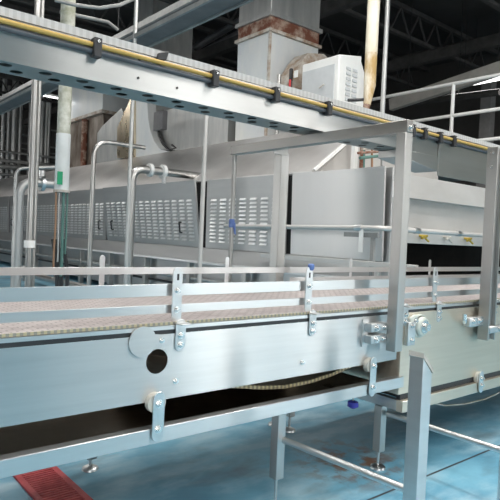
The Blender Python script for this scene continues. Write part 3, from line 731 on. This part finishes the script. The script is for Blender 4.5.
# cable tray, diagonal rails at upper left
t = thing('cable_tray', (4.6, 12, 4.6), 'galvanised cable tray running overhead towards the left distance', 'tray')
A, B = onZ(112, 38, 4.7), onZ(186, 0, 4.7)
X0 = (A.x+B.x)/2
MB().box(X0-.02, X0+.02, 5.5, 24, 4.62, 4.72).build('side_rail', 'tray_grey', t)
MB().box(X0+.38, X0+.42, 5.5, 24, 4.62, 4.72).build('side_rail', 'tray_grey', t)
MB().box(X0+.02, X0+.38, 5.5, 24, 4.65, 4.66).build('tray_floor', 'greybox', t)
def pipe(name, pts, r, mat, label, bendr=.15, parts=(), cat='pipe'):
    t = thing(name, (pts[0][0], pts[0][1], min(p[2] for p in pts)), label, cat)
    MB().tube(path(pts, bendr) if len(pts) > 2 else pts, r, 14).build('pipe', mat, t)
    for p_, rr, ln, ax, mt, nm in parts:
        MB().disc(p_, ax, rr, ln, 16).build(nm, mt, t)
    return t
# near uprights behind the belt
q = onY(33, 140, 4.0); u = onY(27, 244, 4.0)
pipe('upright_pipe', [(q.x, 4, 0), (q.x, 4, 7.6)], .022, 'tube', 'steel upright pipe with collar at far left behind the belt', parts=[((q.x, 4, u.z), .038, .05, 'z', 'white', 'collar')])
tag(MB().tube([(q.x+.042, 4.03, 0), (q.x+.042, 4.03, 7.6)], .014, 10).build('conduit', 'tube'), 'thinner conduit fixed right beside the collared upright', 'conduit')
q = onY(131, 140, 6.2)
pipe('conduit', [(q.x, 6.2, 0), (q.x, 6.2, 7.6)], .024, 'galv', 'thin grey conduit rising past the corner of the bent water pipe', cat='conduit')
a = onY(129, 260, 8.5); b = onY(132, 168, 8.5)
c2 = Vector((5.75, 8.5, b.z-.03))
pipe('water_pipe', [(a.x, 8.5, 0), (a.x, 8.5, b.z), (5.85, 8.5, b.z)], .068, 'tube', 'thick grey pipe bending into the oven hood with two flanges', .22,
     [((onY(150, 166, 8.5).x, 8.5, b.z), .11, .06, 'x', 'white', 'flange'), ((onY(163, 168, 8.5).x, 8.5, b.z), .12, .06, 'x', 'white', 'flange'), ((onY(163, 173, 8.5).x, 8.46, b.z-.14), .04, .12, 'z', 'bracket', 'drain_plug')])
q = onY(203, 190, 5.0); z = onY(206, 116, 5.0).z
pipe('vent_pipe', [(q.x, 5, 0), (q.x, 5, z), (q.x+.06, 4.99, z+.05), (q.x+.16, 4.98, z+.04)], .024, 'hoodfront', 'slim white pipe with hooked top in front of the half open louvred door', .03)
q = onY(92, 200, 9.0); z = onY(100, 141, 9).z; e_ = onY(145, 146, 9.0)
pipe('vent_pipe', [(q.x, 9, 0), (q.x, 9, z), (e_.x, 9.0, z)], .038, 'tube', 'thin hooped pipe bending to the right above the oven hood', .3)
# left small pipe with valve
q = onY(18, 230, 9.5); z = onY(40, 183, 9.5).z; e_ = onY(58, 184, 9.5)
pipe('water_pipe', [(q.x, 9.5, 0), (q.x, 9.5, z), (e_.x+.1, 9.5, z)], .075, 'galv', 'grey pipe bending right behind the collared upright', .25,
     [((onY(42, 183, 9.5).x, 9.5, z), .13, .06, 'x', 'bracket', 'flange'), ((onY(42, 176, 9.5).x, 9.5, z+.16), .05, .1, 'z', 'bracket', 'valve_wheel')])
q = onY(15, 200, 10.5); z = onY(15, 168, 10.5).z
pipe('vent_pipe', [(q.x, 10.5, 0), (q.x, 10.5, z), (q.x+.9, 10.5, z+.12)], .03, 'galv', 'thin bent pipe at the far left edge', .15)
# white wrapped pipe with cables
q = onY(63, 150, 7.0); zt = onY(66, 86, 7).z; zb = onY(60, 190, 7).z; zm = onY(64, 134, 7).z
t = thing('insulated_pipe', (q.x, 7, zb), 'white wrapped vertical pipe with green mark and mouldy upper part', 'pipe')
MB().tube([(q.x, 7, zb), (q.x, 7, zm)], .088, 18).build('wrap', 'white_pipe', t)
MB().tube([(q.x, 7, zm), (q.x, 7, zt)], .082, 18).build('stained_wrap', 'mould', t)
MB().tube([(q.x, 7, zt), (q.x, 7, 7.6)], .09, 18).build('upper_pipe', 'mould', t)
MB().tube([(q.x, 7, zb-.03), (q.x, 7, zb)], .10, 18).build('end_cap', 'rust_edge', t)
g_ = onY(60, 178, 6.91); MB().box(g_.x-.035, g_.x+.03, 6.90, 6.915, g_.z-.08, g_.z+.08).build('mark', 'green', t)
for i, (dx, mt, r_, z2, lab) in enumerate(((-.075, 'orange', .014, .75, 'copper coloured line hanging at the left of the cable bunch'), (-.035, 'galv', .012, .9, 'grey line in the middle of the hanging cable bunch'), (.02, 'greenhose', .020, .72, 'green cable hanging under the white wrapped pipe'), (.065, 'greenhose', .013, 1.0, 'thin green cable at the right of the hanging bunch'))):
    ps = [Vector((q.x+dx, 6.98, zb-.03))]+[Vector((q.x+dx+random.uniform(-.006, .006), 6.97+random.uniform(-.006, .006), zb-.03-(zb-z2)*k_/6)) for k_ in range(1, 7)]
    tag(MB().tube(ps, r_, 8).build('hanging_cable', mt), lab, 'cable')
for i, x in enumerate((53, 57, 63)):
    a, b = onY(x, 243, 7.05+.1*i), onY(x+4, 300, 7.05+.1*i)
    tag(MB().tube([a+Vector((0, 0, .05)), (a+b)/2+Vector((.03, 0, 0)), b, Vector((b.x, b.y, 0))], .028, 8).build('black_hose', 'black'), ['leftmost black hose below the cable bunch', 'middle black hose below the cable bunch', 'rightmost black hose below the cable bunch'][i], 'hose')

# far left pipe rack and steelwork
rack = [((0, 151), (58, 158), 'highest rack pipe in the far left distance', .05), ((0, 160), (58, 166), 'second rack pipe in the far left distance', .08), ((0, 166), (110, 172), 'third, thickest rack pipe in the far left distance', .10), ((0, 174), (56, 178), 'lowest rack pipe in the far left distance', .06)]
t = thing('pipe_rack', (7, 24.8, 0), 'pipe rack of level pipes on uprights in the far left distance', 'pipe rack')
for a, b, lab, r_ in rack:
    A, B = onY(*a, 24.6), onY(*b, 24.6); A = A-(B-A)*.4; B = Vector((B.x, B.y, A.z*.15+B.z*.85))
    MB().tube([A, B], r_, 10).build('pipe', 'galv', t)
for (xa, ya, xb, yb, r_) in ((0, 140, 56, 148, .04), (0, 145, 56, 154, .03), (0, 131, 30, 136, .05), (36, 128, 58, 131, .04)):
    MB().tube([onY(xa, ya, 25.5), onY(xb, yb, 25.5)], r_, 10).build('pipe', 'tray_grey', t)
for x, ytop in ((15, 100), (21, 100), (31, 95), (50, 95), (4, 100), (9, 110), (43, 105), (47, 110)):
    A = onY(x, ytop, 25.0)
    MB().tube([(A.x, 25, 0), (A.x, 25, A.z+1)], .13 if x == 15 else .08, 10).build('upright', 'galv', t)
A, B = onX(0, 108, 3.2), onX(60, 68, 3.2)
t = thing('cable_tray', (3.2, 9, 3.9), 'smaller galvanised tray slanting across the upper left corner', 'tray')
zz = onX(30, 90, 3.2).z
for dx in (0, .28): MB().box(3.2+dx, 3.23+dx, 3.5, 24, zz, zz+.05).build('side_rail', 'tray_grey', t)
MB().box(3.23, 3.48, 3.5, 24, zz+.02, zz+.03).build('tray_floor', 'greybox', t)
for i, (pts_, lab) in enumerate(((((55, 0), (75, 5), (100, 8), (120, 5), (145, -6)), 'curving pale pipe near the top left edge'), (((60, 12), (90, 18), (108, 22), (118, 30)), 'drooping grey pipe under the curving pale pipe'))):
    ps = [onY(x, y, 6.6+.5*i) for x, y in pts_]
    t = thing('curved_pipe', ps[0], lab, 'pipe')
    MB().tube(ps, .022, 10).build('pipe', 'tray_grey', t)
    MB().tube([ps[-1], (ps[-1].x, ps[-1].y, 7.6)], .008, 6).build('hanger_rod', 'black', t)
# pumps and valves under the oven ledge at left
for i, (x, y, lab) in enumerate(((8, 275, 'blue-grey pump under the oven ledge, first from the left'), (20, 272, 'blue-grey pump under the oven ledge, second from the left'), (30, 278, 'blue-grey pump under the oven ledge, third from the left'))):
    q = onX(x, y, 4.9)
    t = thing('pump', (q.x, q.y, 0), lab, 'pump')
    MB().tube([(q.x-.25, q.y, q.z), (q.x-.2, q.y, q.z), (q.x+.2, q.y, q.z), (q.x+.25, q.y, q.z)], [.12, .17, .17, .12], 16).build('motor', 'cabinet', t)
    MB().tube([(q.x+.25, q.y, q.z), (q.x+.32, q.y, q.z)], .22, 18).build('volute', 'greybox', t)
    MB().box(q.x-.2, q.x+.3, q.y-.16, q.y+.16, 0, max(.05, q.z-.16)).build('pedestal', 'dark', t)
q = onX(40, 277, 4.5)
t = thing('cross_pipe', (4.5, q.y, 0), 'low steel crosspipe on stands seen between the guide rails at left', 'pipe')
MB().tube([(4.5, q.y-3.5, q.z), (4.5, q.y+2, q.z)], .07, 12).build('pipe', 'tube', t)
for y in (q.y-3, q.y+1): MB().box(4.46, 4.54, y-.04, y+.04, 0, q.z-.06).build('stand', 'tube', t)

# floor drain
gd = thing('floor_drain', (1.065, 2.6, 0), 'red slotted drain grate set in the blue floor under the conveyor', 'drain')
m = MB().box(.955, .985, 2.2, 3.0, 0, .012).box(1.145, 1.175, 2.2, 3.0, 0, .012).box(.985, 1.145, 2.97, 3.0, 0, .012).box(.985, 1.145, 2.2, 2.23, 0, .012)
m.build('frame', 'grate', gd)
m = MB()
for k_ in range(30): y = 2.245+k_*.0245; m.box(.985, 1.145, y, y+.014, 0, .010)
m.build('bars', 'grate', gd)
MB().box(.985, 1.145, 2.23, 2.97, .0005, .002).build('channel', 'dark', gd)

# ------------------------------------------------------------------ lamps
def lamp(x, y, z, label, along='y', ln=1.3, power=0, w=.22, group=None):
    t = thing('ceiling_lamp', (x, y, z), label, 'lamp', group)
    dx, dy = (w/2, ln/2) if along == 'y' else (ln/2, w/2)
    MB().box(x-dx, x+dx, y-dy, y+dy, z+.03, z+.10).build('housing', 'white', t, .01)
    MB().box(x-dx+.02, x+dx-.02, y-dy+.02, y+dy-.02, z, z+.03).build('diffuser', 'tubeglow', t)
    for s in (-1, 1):
        q = (x, y+s*ln*.35) if along == 'y' else (x+s*ln*.35, y)
        MB().tube([(q[0], q[1], z+.1), (q[0], q[1], 7.6)], .008, 6).build('hanger_wire', 'black', t)
    if power:
        l = bpy.data.lights.new('lamp_light', 'AREA'); l.shape = 'RECTANGLE'; l.size, l.size_y = (w, ln) if along == 'y' else (ln, w)
        l.energy = power; l.color = (1, .975, .94)
        o = bpy.data.objects.new('lamp_light', l); COL.objects.link(o); o.parent = t; o.location = (0, 0, -.05)
    return t
q = onZ(492, 80, 5.5)
lamp(q.x, q.y, 5.5, 'lit fluorescent lamp at the upper right edge', 'y', 2.2, 90, .34)
q = onZ(49, 97, 5.4)
lamp(q.x, q.y, 5.4, 'small far fluorescent lamp left of the white wrapped pipe', 'x', 1.1, 15, .12)
q = onZ(1, 100, 5.2)
lamp(q.x, q.y, 5.2, 'tiny lit lamp at the left edge far away', 'x', .5, 10)
for x in (-3.2, .6, 4.2):
    for y in (-5, -1.4, 2.2):
        lamp(x, y, 6.2, 'hall lamp hanging above the viewer side', 'y', 2.4, 190, .5, 'hall lamps overhead')
for y in (1.0, -3.5):  # unseen lamps, added to brighten the ducts and end hood
    lamp(7.6, y, 6.4, 'hall lamp hanging beyond the right edge of the view', 'x', 2.4, 320, .5, 'right hand hall lamps')
lamp(4.9, 4.6, 6.7, 'hall lamp hanging over the near end of the oven', 'x', 2.4, 300, .5)  # unseen lamp, added to brighten the roof ducts and white cabinet
for y in (8.5, 13.5, 19):
    lamp(3.4, y, 6.2, 'hall lamp hanging over the aisle beside the oven', 'y', 2.4, 120, .5, 'aisle lamps')

# ------------------------------------------------------------------ world and view
w = bpy.data.worlds.new('world'); SC.world = w; w.use_nodes = True
bg = w.node_tree.nodes['Background']; bg.inputs['Color'].default_value = (1.0, .99, .97, 1); bg.inputs['Strength'].default_value = .42
vs = SC.view_settings
vs.view_transform = 'Standard'; vs.look = 'None'; vs.gamma = 1; vs.use_curve_mapping = False
vs.exposure = -0.95
